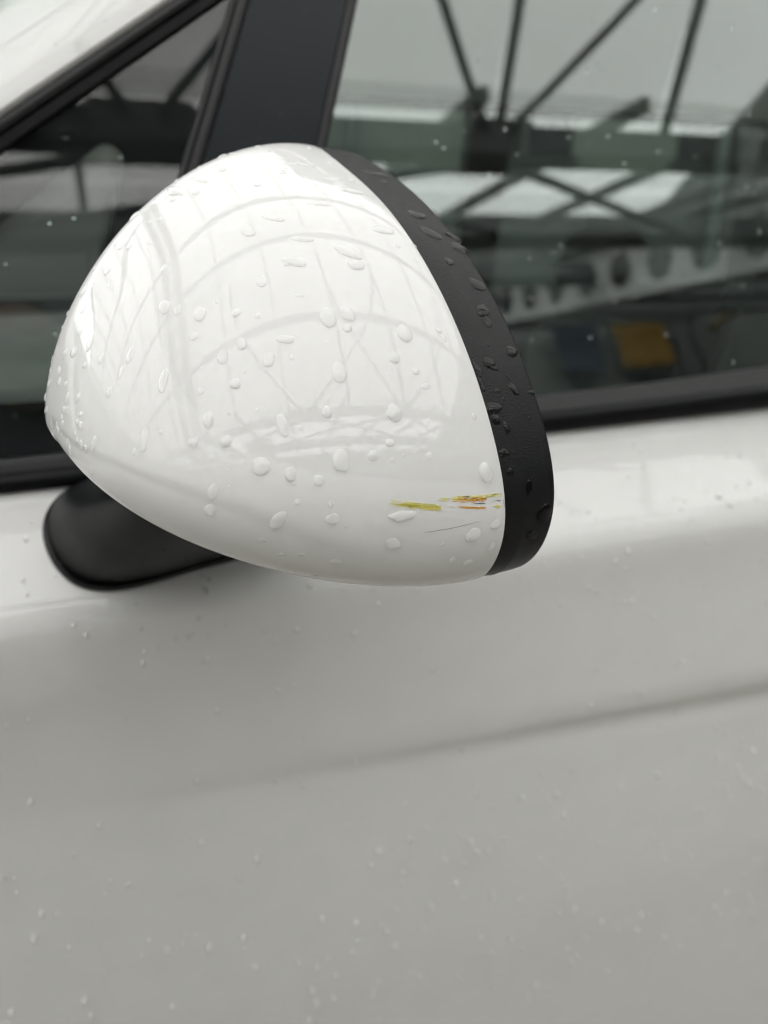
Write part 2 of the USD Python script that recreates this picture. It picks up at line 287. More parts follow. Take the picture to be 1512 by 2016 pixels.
for y in (.46, 1.16):
    st = thing('front_seat', parent=car)
    def tilt(mf, a=-16, p=(1.02, 0, .55)): return mf.translate([-p[0], 0, -p[2]]).rotate([0, -a, 0]).translate([p[0], 0, p[2]])
    obj('seat_cushion', cushion((.86, y, .53), (.26, .24, .09)), 'seat_fabric', st, smooth=40)
    obj('seat_back', tilt(cushion((1.10, y, .83 if y < 1 else .72), (.08, .24, .32 if y < 1 else .27), .06)), 'seat_fabric', st, smooth=40)
    obj('headrest', tilt(cushion((1.10 if y < 1 else 1.02, y, 1.26 if y < 1 else 1.10), (.05, .13, .085), .045)), 'seat_fabric', st, smooth=40)

# ------------------------------------------------------------------ the door mirror
mirror = thing('side_mirror', parent=car)
tag(mirror, 'white egg-shaped mirror housing with black rear rim, beaded with rain')
XF = [-0.05111, -0.03955, -0.14673, -0.02223, -0.22017, 0.05742, -0.19929, 0.12222, -0.15976, 0.00986, 0.14465, 0.03564, 0.0131, 1.3827, 2.9, 1.78746, 1.62846]
RIM = [(-0.174, 0.1412), (-0.1453, 0.134), (-0.1182, 0.1236), (-0.0986, 0.1141), (-0.0837, 0.1051), (-0.0584, 0.0875), (-0.0389, 0.0683), (-0.0284, 0.0539), (-0.0196, 0.0417), (-0.0145, 0.0337), (-0.009, 0.0258), (-0.0016, 0.0099), (0.0001, -0.0008), (-0.0016, -0.0127), (-0.0063, -0.0258), (-0.0127, -0.0359)]
REAR = [(-0.1765, 0.1396), (-0.158, 0.1358), (-0.1412, 0.1314), (-0.124, 0.1259), (-0.1021, 0.1157), (-0.0762, 0.1023), (-0.0574, 0.0886), (-0.0444, 0.0766), (-0.0357, 0.0682), (-0.0247, 0.0569), (-0.0158, 0.0442), (-0.0082, 0.0324), (-0.0028, 0.0232), (0.0021, 0.0097), (0.0023, -0.0045), (-0.0006, -0.0195), (-0.0054, -0.0274), (-0.0191, -0.0381)]
INNER = [(XF[2 * k], XF[2 * k + 1]) for k in range(4)]
TIP = V(.1394, -.2739, 1.0501); MN = V(.98481, .17365, 0); MO = V(.17365, -.98481, 0); MU = V(0, 0, 1)
def ploop(pts, N, sm=0.0):
    P = np.vstack([pts, pts[:1]])
    if sm:
        tck, _ = splprep(P.T, s=len(P) * sm ** 2, per=True); L = np.array(splev(np.linspace(0, 1, 12 * N, endpoint=False), tck)).T
        s = np.r_[0, np.cumsum(np.linalg.norm(np.diff(np.vstack([L, L[:1]]), axis=0), axis=1))]
        u = np.linspace(0, s[-1], N, endpoint=False); Lc = np.vstack([L, L[:1]]); return np.stack([np.interp(u, s, Lc[:, k]) for k in (0, 1)], 1)
    P = np.vstack([pts, pts[:1]]); dd = np.r_[0, np.cumsum(np.sqrt(np.linalg.norm(np.diff(P, axis=0), axis=1)))]
    L = CubicSpline(dd, P, bc_type='periodic')(np.linspace(0, dd[-1], 12 * N, endpoint=False))
    s = np.r_[0, np.cumsum(np.linalg.norm(np.diff(np.vstack([L, L[:1]]), axis=0), axis=1))]
    u = np.linspace(0, s[-1], N, endpoint=False); Lc = np.vstack([L, L[:1]])
    return np.stack([np.interp(u, s, Lc[:, k]) for k in (0, 1)], 1)
def m3(L, depth): return TIP + L[:, :1] * MO + L[:, 1:2] * MU + depth * MN     # depth > 0: to the rear
def inset(L, dlt):
    t = np.roll(L, -1, 0) - np.roll(L, 1, 0); t /= np.linalg.norm(t, axis=1, keepdims=True)
    nn = np.stack([t[:, 1], -t[:, 0]], 1)
    if (nn * (L - L.mean(0))).sum() < 0: nn = -nn
    return L - nn * dlt
NU = 220
L0 = ploop(np.array(RIM + INNER), NU, .0006)
c0 = np.array(XF[8:10]); D, ds, dz, p1, q1, p2, q2 = XF[10:]
def shell_ring(v):
    sy, sz = (1 - v ** p1) ** (1 / q1), (1 - v ** p2) ** (1 / q2)
    c = c0 + np.array([ds * v, dz * v])
    return m3(np.stack([c[0] + (L0[:, 0] - c0[0]) * sy, c[1] + (L0[:, 1] - c0[1]) * sz], 1), -v * D)
vs = np.sin(np.linspace(0, 1, 90) * math.pi / 2)
SH = np.array([shell_ring(v) for v in vs[:-1]] + [np.repeat(shell_ring(1.0).mean(0)[None], NU, 0)])
def fold(S):
    """a shallow moulded step low along the outer side of the shell"""
    S = S.copy(); cc = S.reshape(-1, 3).mean(0)
    xs_, zs2 = [-.03, -.013, 0, .007, .022, .0365, .0567, .10], [1.083, 1.0776, 1.0758, 1.0735, 1.0692, 1.0639, 1.0538, 1.035]
    zl = np.interp(S[..., 0], xs_, zs2); t = np.clip((zl - S[..., 2]) / .0035, 0, 1); t = t * t * (3 - 2 * t)
    k = t * np.clip((S[..., 1] < cc[1]).astype(float), 0, 1) * np.clip((.10 - S[..., 0]) / .06, 0, 1) * np.clip((S[..., 0] + .035) / .02, 0, 1)
    d_ = S - cc; d_ /= np.linalg.norm(d_, axis=-1, keepdims=True); return S - d_ * (k * .0007)[..., None]
SH = fold(SH)
rim = [m3(inset(L0, .0004), .0006), m3(inset(L0, .0011), .0010), m3(inset(L0, .0019), .0008), m3(inset(L0, .0022), -.003), m3(inset(L0, .0024), -.012)]
SHELL = grid(np.concatenate([np.array(rim[::-1]), SH]), True); outward(SHELL, SH[20].mean(0))
obj('mirror_shell', SHELL, 'white_paint', mirror, smooth=True)
L1 = ploop(np.array(REAR + INNER), NU, .0006)
# match the start points of the two loops by arc position: both start at the top of the rim
L1 = np.roll(L1, -int(np.argmin([np.abs(np.roll(L1, -k, 0) - L0).sum() for k in range(NU)])), 0)
def blend(t): return L0 * (1 - t) + L1 * t
prof = [(inset(L0, .0030), -.008), (inset(L0, .0030), -.0005), (inset(L0, .0016), .0004), (inset(L0, .0012), .0012), (inset(blend(.1), .0006), .004), (inset(blend(.30), -.0002), .0085), (inset(blend(.36), .0001), .0098), (inset(blend(.7), -.0001), .0165), (inset(blend(.93), .0), .0212), (inset(L1, .0003), .0222), (inset(L1, .0010), .0228), (inset(L1, .0022), .0229), (inset(L1, .005), .0215), (inset(L1, .007), .016), (inset(L1, .0075), .008)]
TRIM = grid(np.array([m3(L, d_) for L, d_ in prof]), True)
TRIM = outward(TRIM, SH[4].mean(0))
obj('housing_rim', TRIM, 'grained_black_plastic', mirror, smooth=45)
gl = m3(inset(L1, .0076), .011); gcen = gl.mean(0)
mg = trimesh.Trimesh(np.vstack([gl, gcen + MN * .001, gl - MN * .003, gcen - MN * .003]), [[i, (i + 1) % NU, NU] for i in range(NU)] + [[NU + 1 + (i + 1) % NU, NU + 1 + i, 2 * NU + 1] for i in range(NU)] + [[(i + 1) % NU, i, NU + 1 + i] for i in range(NU)] + [[(i + 1) % NU, NU + 1 + i, NU + 1 + (i + 1) % NU] for i in range(NU)], process=False)
outward(mg, gcen - MN * .0015); obj('mirror_glass', mg, 'mirror_silver', mirror)
# the arm that carries the mirror on the door
def at(px, py, Y):
    d_ = FWD * 1512 + RGT * (px - 756) - UPV * (py - 1008); return CAM + d_ * ((Y - CAM[1]) / d_[1])
fl = ploop(np.array([(-.0480, .968), (-.0455, .980), (-.036, .990), (-.018, .9975), (.015, 1.004), (.06, 1.008), (.11, 1.002), (.133, .984), (.13, .965), (.088, .947), (.045, .9415), (.010, .9375), (-.016, .9375), (-.033, .943), (-.0435, .954)]), 96)
tl = ploop(np.array([(.018 + .05 * (1 + math.cos(a)), 1.035 + .022 * math.sin(a)) for a in np.linspace(math.pi * .9, -math.pi * 1.1, 40, endpoint=False)]), 96)
if Polygon(fl).exterior.is_ccw != Polygon(tl).exterior.is_ccw: tl = tl[::-1]
k = np.argmin([np.abs(np.roll(tl, -k, 0) - fl).sum() for k in range(96)]); tl = np.roll(tl, -k, 0)
RR = []
for t in np.r_[0, .02, .05, np.linspace(.1, 1, 22)]:
    s = t ** 1.0; P = fl * (1 - s) + tl * s
    if t == 0: P = inset(P, -.0008)
    yy = np.array([float(door_y(x, min(z, 1.0))) for x, z in P]) if t < .06 else None
    base = np.array([float(door_y(x, min(z, 1.0))) for x, z in fl])
    Y = (base + .004) * (1 - t) + (-.150) * t
    RR.append(np.stack([P[:, 0], Y, P[:, 1]], 1))
RR.append(np.repeat(RR[-1].mean(0)[None], 96, 0))
ARM = grid(np.array(RR), True); outward(ARM, np.array(RR[8]).mean(0))
obj('mirror_arm', ARM, 'satin_black_plastic', mirror, smooth=40)
gk = inset(fl, -.0006); gy = np.array([float(door_y(x, min(z, 1.0))) for x, z in gk]); gi = inset(fl, .003)
def gring(L, o): return np.stack([L[:, 0], gy + o, L[:, 1]], 1)
GK = grid(np.array([gring(gi, .001), gring(gi, -.0026), gring(inset(fl, .0002), -.0026), gring(gk, -.0012), gring(gk, .002)]), True)
obj('base_gasket', outward(GK, np.array([fl[:, 0].mean(), gy.mean(), fl[:, 1].mean()])), 'black_rubber', mirror, smooth=40)

# ------------------------------------------------------------------ the canopy over the parking place (seen as reflections)
canopy = thing('glass_canopy', 'grey steel canopy with glass roof and cellular rafters mirrored in window and mirror housing', 'canopy')
Y0, Z0 = .05, 1.12                                   # d, h are measured from here, outwards and upwards
def K(x, d_, h): return V(x, Y0 - d_, Z0 + h)
roof_h = lambda d_: 1 + .5 * d_                       # slope A: from the eave outwards
EAVE = 2.0; XS = (-13.0, 11.8)
eave = obj('eave_beam', bar(K(XS[0], EAVE, 2.06), K(XS[1], EAVE, 2.06), .10, .15), 'painted_steel', canopy)
purl = [3.57, 5.4, 7.3, 9.2, 11.0]
for dd in purl: obj('purlin', bar(K(XS[0], dd, roof_h(dd) + .04), K(XS[1], dd, roof_h(dd) + .04), .16, .17), 'painted_steel', canopy)
def vault(d_):                                       # slope B: springs from the eave, extended past the car to dim top light
    t = (EAVE - d_) / 10.0
    return 2.12 + 2.0 * t + 1.15 * math.sin(math.pi * min(t, 1) ** .85)
def arched_rafter(x):
    dd = np.linspace(EAVE, -8, 41); top = np.array([(EAVE - q, vault(q) - .05) for q in dd]); r = thing('arched_cellular_rafter', parent=canopy)
    Lr = LineString(top); body = Polygon(list(top) + [(a_ , b_ - .50) for a_, b_ in top[::-1]])
    hs = [Lr.interpolate(.5 + .5 * k) for k in range(int(Lr.length / .5) - 1)]
    pg = body.difference(unary_union([Point(h.x, h.y - .25).buffer(.15, quad_segs=4) for h in hs]))
    if pg.geom_type != 'Polygon': pg = max(pg.geoms, key=lambda g: g.area)
    w_ = ext(pg, .03); v = w_.vertices; P = np.stack([x - .015 + v[:, 2], Y0 - EAVE + v[:, 0], Z0 + v[:, 1]], 1)
    w_ = trimesh.Trimesh(P, w_.faces, process=False)
    if w_.volume < 0: w_.invert()
    obj('web', w_, 'light_steel', r)
    for o_ in (.0, -.515): obj('flange', cat_(*[bar(K(x, EAVE - a_[0], a_[1] + o_), K(x, EAVE - b_[0], b_[1] + o_), .18, .028) for a_, b_ in zip(top[:-1:4], top[4::4])]), 'painted_steel', r)
def rafter(x):
    a, b = V(EAVE, roof_h(EAVE)), V(11.2, roof_h(11.2)); L = np.linalg.norm(b - a)
    pg = sbox(0, -.29, L, .27)
    pg = pg.difference(unary_union([Point(.45 + .58 * k, -.01).buffer(.195, quad_segs=2) for k in range(int((L - .6) / .58) + 1)]))
    web = ext(pg, .03); dv = (b - a) / L
    v = web.vertices; P = np.stack([x - .015 + v[:, 2], Y0 - (a[0] + dv[0] * v[:, 0] - dv[1] * v[:, 1]), Z0 + a[1] + dv[1] * v[:, 0] + dv[0] * v[:, 1]], 1)
    web = trimesh.Trimesh(P, web.faces, process=False)
    if web.volume < 0: web.invert()
    r = thing('cellular_rafter', parent=canopy)
    obj('web', web, 'light_steel', r)
    nrm = V(0, dv[1], dv[0])
    A, B = K(x, *a), K(x, *b)
    for off in (-.305, .285): obj('flange', bar(A + nrm * off, B + nrm * off, .20, .028), 'painted_steel', r)
for x in (4.9, -1.9, -8.7): rafter(x); arched_rafter(x)
for k in range(26):
    x = -11.7 + .9 * k
    obj('glazing_bar', bar(K(x, EAVE, 2.36), K(x, 11.1, roof_h(11.1) + .36), .05, .07), 'painted_steel', canopy)
    obj('glazing_bar', cat_(*[bar(K(x, a_, vault(a_)), K(x, b_, vault(b_)), .028, .05) for a_, b_ in zip(np.linspace(EAVE, -8, 15)[:-1], np.linspace(EAVE, -8, 15)[1:])]), 'painted_steel', canopy)
for dd, h in [(q, vault(q) - .12) for q in (.7, -1.0, -2.8, -5.2, -8.0)]: obj('purlin', bar(K(XS[0], dd, h), K(XS[1], dd, h), .13, .14), 'painted_steel', canopy)
for nx in (-6.0, .25, 1.75):
    for dx in (-2.6, 2.6): obj('brace', rod(K(nx, EAVE, 1.98), K(nx + dx, 3.57, roof_h(3.57)), .026), 'painted_steel', canopy)
    for dx in (-.9, 1.5): obj('brace', cat_(*[rod(K(nx + dx * a_ + .5 * math.sin(math.pi * a_) * (1 if dx > 0 else -1) * .6, EAVE - 2.4 * a_, 2.05 + (vault(-.4) - .15 - 2.05) * a_), K(nx + dx * b_ + .5 * math.sin(math.pi * b_) * (1 if dx > 0 else -1) * .6, EAVE - 2.4 * b_, 2.05 + (vault(-.4) - .15 - 2.05) * b_), .02, 8) for a_, b_ in zip(np.linspace(0, 1, 11)[:-1], np.linspace(0, 1, 11)[1:])]), 'painted_steel', canopy)
    obj('node_box', bx(K(nx - .20, EAVE - .07, 1.96), K(nx + .20, EAVE + .07, 2.15)), 'painted_steel', canopy)
for k in range(26):
    x = -11.7 + .9 * k + .014
    for j, (da, db) in enumerate(zip([EAVE] + purl[:-1], purl)):
        obj('roof_pane', slab(np.array([[K(x, da + .02, roof_h(da) + .41), K(x + .872, da + .02, roof_h(da) + .41)], [K(x, db - .02, roof_h(db) + .41), K(x + .872, db - .02, roof_h(db) + .41)]]), V(0, 0, -.008)), 'roof_glass', canopy)
for k in range(26):
    x = -11.7 + .9 * k + .014
    for da, db in ((1.97, .72), (.68, -.98), (-1.02, -2.78), (-2.82, -5.18), (-5.22, -8.0)):
        ha, hb = vault(da) + .06, vault(db) + .06
        obj('roof_pane', slab(np.array([[K(x, da, ha), K(x + .872, da, ha)], [K(x, db, hb), K(x + .872, db, hb)]]), V(0, 0, -.008)), 'dimming_glass', canopy)  # overhead panes added to cut the light on upward faces
for x in (-9.4, 10.9): obj('column', rod(K(x, EAVE, -Z0), K(x, EAVE, 1.99), .09, 20), 'painted_steel', canopy)

# dark building across the way
bld = thing('office_building', 'dark clad building front mirrored in the lower door window', 'building')
obj('wall', bx((-30, -12.5, 0), (30, -11.6, 9.9)), 'dark_cladding', bld)
for k in range(24):
    for z in (.6, 3.4):
        w_ = obj('window', bx((-29 + 2.4 * k, -11.6, z), (-27.1 + 2.4 * k, -11.56, z + 2.4)), 'dark_window', bld)
    obj('mullion', bx((-29.3 + 2.4 * k, -11.6, 0), (-29.15 + 2.4 * k, -11.45, 9.9)), 'painted_steel', bld)

wing = thing('building_wing', 'dark clad side wing closing the far end of the parking place', 'building')
obj('wall', bx((-17.5, -11.4, 0), (-16.5, 30, 8.6)), 'dark_cladding', wing)
for k in range(11):
    obj('window', bx((-16.5, -10.6 + 2.4 * k, .7), (-16.46, -8.8 + 2.4 * k, 2.9)), 'dark_window', wing)
    obj('window', bx((-16.5, -10.6 + 2.4 * k, 3.6), (-16.46, -8.8 + 2.4 * k, 5.5)), 'dark_window', wing)
wing2 = thing('building_wing', 'tall dark clad wing standing behind the cellular rafter', 'building')
obj('wall', bx((12.0, -11.4, 0), (13.0, 30, 10.5)), 'dark_cladding', wing2)
for k in range(11):
    obj('window', bx((11.96, -10.6 + 2.4 * k, .7), (12.0, -8.8 + 2.4 * k, 2.9)), 'dark_window', wing2)
    obj('window', bx((11.96, -10.6 + 2.4 * k, 3.6), (12.0, -8.8 + 2.4 * k, 5.5)), 'dark_window', wing2)
for lo, hi, mt, lb in (((9.9, -11.36, 6.8), (11.2, -11.30, 7.95), 'sign_yellow', 'yellow sign panel mirrored low in the door window'), ((8.5, -11.36, 6.75), (9.5, -11.30, 7.75), 'sign_navy', 'navy sign panel mirrored beside the yellow one')):
    sgn_ = thing('wall_sign', lb, 'sign'); obj('panel', bx(lo, hi), mt, sgn_)
    for x_ in (lo[0] - .032, hi[0] + .002): obj('frame', bx((x_, lo[1] + .01, lo[2] - .03), (x_ + .03, hi[1] + .01, hi[2] + .03)), 'painted_steel', sgn_)
    for z_ in (lo[2] - .25, hi[2] + .0): obj('bracket', bx((lo[0] + .3, -11.6, z_ + .1), (hi[0] - .3, -11.362, z_ + .16)), 'painted_steel', sgn_)
obj('brass_strip', bx((11.94, -10.9, 7.30), (11.997, -10.2, 7.36)), 'dull_brass', wing2)
obj('brass_strip', bx((11.94, -9.9, 7.05), (11.997, -9.3, 7.11)), 'dull_brass', wing2)
# far side: a grey-green wall close to the car's other flank
fw = thing('boundary_wall', 'grey green rendered wall behind the car, seen through its windows', 'wall')
obj('plinth', bx((-9, 3.56, 0), (11.7, 3.9, 1.46)), 'wall_plinth', fw)
obj('wall_body', bx((-9, 3.6, 1.462), (11.7, 3.9, 2.05)), 'wall_green', fw)
for x_, w_ in ((-1.2, .9), (.55, .5), (2.0, .62), (3.35, .95), (5.6, .9)):
    wo = obj('window', bx((x_, 3.585, 1.55), (x_ + w_, 3.599, 1.90)), 'dark_window', fw)
    obj('window_frame', cat_(bx((x_ - .04, 3.57, 1.51), (x_ + w_ + .04, 3.599, 1.548)), bx((x_ - .04, 3.57, 1.902), (x_ + w_ + .04, 3.599, 1.94)), bx((x_ + w_ / 2 - .015, 3.57, 1.55), (x_ + w_ / 2 + .015, 3.584, 1.90))), 'wall_plinth', fw)
for k in range(9): obj('drain_pipe', rod((-7.9 + 2.3 * k, 3.5, 0), (-7.9 + 2.3 * k, 3.5, 2.0), .035, 12), 'painted_steel', fw)
obj('coping', bx((-9, 3.54, 2.052), (11.7, 3.95, 2.14)), 'light_steel', fw)
for k in range(11): obj('pilaster', bx((-8.5 + 1.75 * k, 3.53, 0), (-8.35 + 1.75 * k, 3.558, 2.05)), 'wall_plinth', fw)

# ------------------------------------------------------------------ the photographer behind the camera, mirrored in the shell
from manifold3d import Manifold
def bone(a, b, ra, rb): return Manifold.batch_hull([Manifold.sphere(ra, 20).translate(list(map(float, a))), Manifold.sphere(rb, 20).translate(list(map(float, b)))])
def limb(*js): return [bone(js[k][0], js[k + 1][0], js[k][1], js[k + 1][1]) for k in range(len(js) - 1)]
def soft(parts, edge, it):
    m = Manifold.batch_boolean(parts, __import__('manifold3d').OpType.Add).refine_to_length(edge).to_mesh()
    t = trimesh.Trimesh(m.vert_properties[:, :3], m.tri_verts, process=True); trimesh.smoothing.filter_taubin(t, iterations=it); return t
bk = V(-math.sin(YAW), -math.cos(YAW), 0); sd = RGT
PB = V(CAM[0], CAM[1], 0) + bk * .52                  # feet stand here
def pp(side, fwd, z): return PB + sd * side - bk * fwd + V(0, 0, z)
person = thing('person', 'person in a dark jacket taking the picture, faintly mirrored in the white housing', 'person')
hipz = .90
torso = [bone(pp(-.09, 0, .95), pp(.09, 0, .95), .13, .13), bone(pp(0, 0, .98), pp(0, .01, 1.15), .15, .145), bone(pp(-.11, .02, 1.38), pp(.11, .02, 1.38), .10, .10), bone(pp(0, .01, 1.15), pp(0, .02, 1.36), .15, .14), bone(pp(0, .03, 1.42), pp(0, .05, 1.52), .065, .055)]
arms = []
for s_ in (-1, 1): arms += limb((pp(.185 * s_, .02, 1.39), .062), (pp(.25 * s_, .10, 1.13), .052), (pp(.085 * s_, .40, 1.12), .036))
obj('jacket', soft(torso + arms, .02, 12), 'jacket', person, smooth=True)
legs = []
for s_ in (-1, 1): legs += limb((pp(.10 * s_, 0, .92), .105), (pp(.12 * s_, .02, .50), .068), (pp(.13 * s_, -.01, .10), .05))
legs.append(bone(pp(-.08, 0, .92), pp(.08, 0, .92), .13, .13))
obj('trousers', soft(legs, .025, 10), 'trousers', person, smooth=True)
for s_ in (-1, 1): obj('shoe', soft([bone(pp(.13 * s_, -.04, .055), pp(.15 * s_, .15, .04), .05, .038)], .02, 6), 'black_rubber', person, smooth=True)
head = [bone(pp(0, .06, 1.60), pp(0, .085, 1.65), .085, .088), bone(pp(0, .11, 1.555), pp(0, .08, 1.60), .05, .07), bone(pp(0, .165, 1.60), pp(0, .155, 1.625), .013, .010), bone(pp(-.083, .07, 1.60), pp(-.085, .065, 1.63), .012, .014), bone(pp(.083, .07, 1.60), pp(.085, .065, 1.63), .012, .014)]
hands = []
obj('head', soft(head, .012, 8), 'skin', person, smooth=True)
obj('hair', soft([bone(pp(0, .045, 1.655), pp(0, .07, 1.685), .092, .085)], .014, 6), 'hair', person, smooth=True)
for s_ in (-1, 1):
    wr = pp(.085 * s_, .40, 1.12); parts = [bone(wr, pp(.075 * s_, .455, 1.135), .026, .030)]
    for k in range(4):
        z = 1.112 + .017 * k; L = (.85, 1, 1.05, .95)[k]
        parts += limb((pp(.078 * s_, .465, z), .009), (pp(.066 * s_, .465 + .036 * L, z + .004), .0085), (pp(.046 * s_, .465 + .048 * L, z + .006), .0075))
    parts += limb((pp(.07 * s_, .44, 1.14), .011), (pp(.045 * s_, .468, 1.165), .010), (pp(.030 * s_, .474, 1.180), .0085))
    obj('hand', soft(parts, .004, 5), 'skin', person, smooth=True)
phone = thing('smartphone', 'dark smartphone held upright to take the picture', 'phone')
T4 = np.eye(4); T4[:3, 0], T4[:3, 1], T4[:3, 2], T4[:3, 3] = RGT, UPV, -FWD, CAM - FWD * .016
ph_ = ext(sbox(-.037, -.095, .037, .062).buffer(-.009).buffer(.009, quad_segs=5), .008); ph_.apply_transform(T4); obj('phone_body', ph_, 'gloss_black', phone)
sc_ = ext(sbox(-.034, -.091, .034, .058).buffer(-.008).buffer(.008, quad_segs=5), .0006); sc_.apply_translation((0, 0, .0082)); sc_.apply_transform(T4); obj('screen', sc_, 'dark_window', phone)

# ------------------------------------------------------------------ marks on the mirror shell
SV, SF = SHELL.vertices, SHELL.faces
def tri(mesh): v = mesh.vertices[mesh.faces]; return v[:, 0], v[:, 1] - v[:, 0], v[:, 2] - v[:, 0], mesh.face_normals
class Caster:
    def __init__(self, mesh=None, arrs=None): self.a, self.e1, self.e2, self.n = arrs or tri(mesh)
    def near(self, c, r):
        k = ((self.a - c) ** 2).sum(1) < r * r; return Caster(arrs=(self.a[k], self.e1[k], self.e2[k], self.n[k]))
    def hit(self, o, d_):
        """first point on the mesh along a ray, with its normal; None if it misses"""
        pv = np.cross(d_, self.e2); det = (self.e1 * pv).sum(1); ok = np.abs(det) > 1e-14
        inv = np.where(ok, 1 / np.where(ok, det, 1), 0); tv = o - self.a; u = (tv * pv).sum(1) * inv
        qv = np.cross(tv, self.e1); w = (qv @ d_) * inv; t = (self.e2 * qv).sum(1) * inv
        g = ok & (u >= -1e-6) & (w >= -1e-6) & (u + w <= 1 + 1e-6) & (t > 1e-4)
        if not g.any(): return None
        k = np.where(g)[0][np.argmin(t[g])]; nn = self.n[k]
        return o + d_ * t[k], (nn if nn @ d_ < 0 else -nn)
CS, CT = Caster(SHELL), Caster(TRIM)
def sight(px, py):
    d_ = FWD * 1512 + RGT * (px - 756) - UPV * (py - 1008); return d_ / np.linalg.norm(d_)
CSC = CS.near(CS.hit(CAM, sight(880, 995))[0], .040)
def streak(x0, y0, x1, y1, w, caster=CSC, seg=7, bow=0.0):
    """a thin film of rubbed-off paint along a stroke on the shell"""
    T = []
    for t in np.linspace(0, 1, seg):
        hw = w * (.08 + .92 * math.sin(math.pi * t) ** .7) * rng.uniform(.75, 1.2) / 2; cx, cy = x0 + (x1 - x0) * t, y0 + (y1 - y0) * t + bow * math.sin(math.pi * t)
        row = []
        for sgn in (-1, 0, 1):
            h = caster.hit(CAM, sight(cx, cy + sgn * hw))
            if h is None: return None
            row.append(h[0] + h[1] * .00009)
        T.append(row)
    T = np.array(T); nn = -FWD
    m = slab(T, FWD * .00012); m.merge_vertices(); m.fix_normals(); return m
def C7(x, y): return 560 + x / 2.52, 800 + y / 2.52
def scuff(name, mat_, path, spread, n, lmin, lmax, w, **kw):
    """rubbed paint: many short thin strokes, thinning out towards the edges of the mark"""
    P = np.array([C7(*p) for p in path]); tt = np.linspace(0, 1, len(P)); ms = []
    for _ in range(n):
        a = rng.uniform(0, 1); L = rng.uniform(lmin, lmax); b = min(a + L, 1); a = max(0, b - L)
        mid = (a + b) / 2; dy = np.clip(rng.normal(0, .5), -1.2, 1.2) * spread * (.45 + .55 * math.sin(math.pi * mid))
        m = streak(np.interp(a, tt, P[:, 0]), np.interp(a, tt, P[:, 1]) + dy, np.interp(b, tt, P[:, 0]), np.interp(b, tt, P[:, 1]) + dy + rng.uniform(-.7, .7), w * rng.uniform(.5, 1.3), seg=7)
        if m is not None: ms.append(m)
    return obj(name, cat_(*ms), mat_, mirror, **kw)
scuff('paint_scuff', 'pale_yellow_scuff', [(512, 480), (640, 492), (775, 500)], 8.0, 60, .10, .42, 2.2, label='long yellow paint scuff')
scuff('paint_scuff', 'yellow_scuff', [(560, 487), (640, 494), (778, 506)], 5.0, 50, .10, .38, 2.1, label='denser yellow core of the long scuff')
scuff('paint_scuff', 'pale_yellow_scuff', [(755, 462), (900, 456), (1078, 438)], 6.0, 60, .08, .36, 1.9, label='thin yellow paint scuff near the black rim')
scuff('paint_scuff', 'orange_scuff', [(825, 468), (1005, 459)], 5.0, 50, .08, .34, 1.9, label='orange paint scuff over the yellow one')
scuff('paint_scuff', 'orange_scuff', [(815, 500), (1000, 503)], 2.2, 20, .10, .4, 1.6, label='thin lower orange scuff')
scuff('paint_scuff', 'yellow_scuff', [(1030, 499), (1072, 497)], 3.0, 14, .2, .6, 1.4, label='short yellow dab beside the rim')
scuff('scratch', 'dark_scratch', [(1030, 472), (1075, 463)], 2.2, 7, .08, .3, 1.0)
scuff('scratch', 'dark_scratch', [(930, 482), (1020, 480)], 1.2, 4, .2, .5, .8)
a_, b_ = C7(695, 625), C7(965, 570)
obj('scratch', streak(*a_, *b_, .5, seg=18, bow=2.5), 'dark_scratch', mirror, label='long fine curved scratch')
obj('paint_chip', cat_(*[streak(*C7(1086 + k * .8, 462 + k * 9), *C7(1089 + k * .6, 474 + k * 9), 2.8, seg=3) for k in range(4) if streak(*C7(1086 + k * .8, 462 + k * 9), *C7(1089 + k * .6, 474 + k * 9), 2.8, seg=3) is not None] or [streak(*C7(1070, 480), *C7(1080, 480), 3)]), 'black_rubber', mirror)

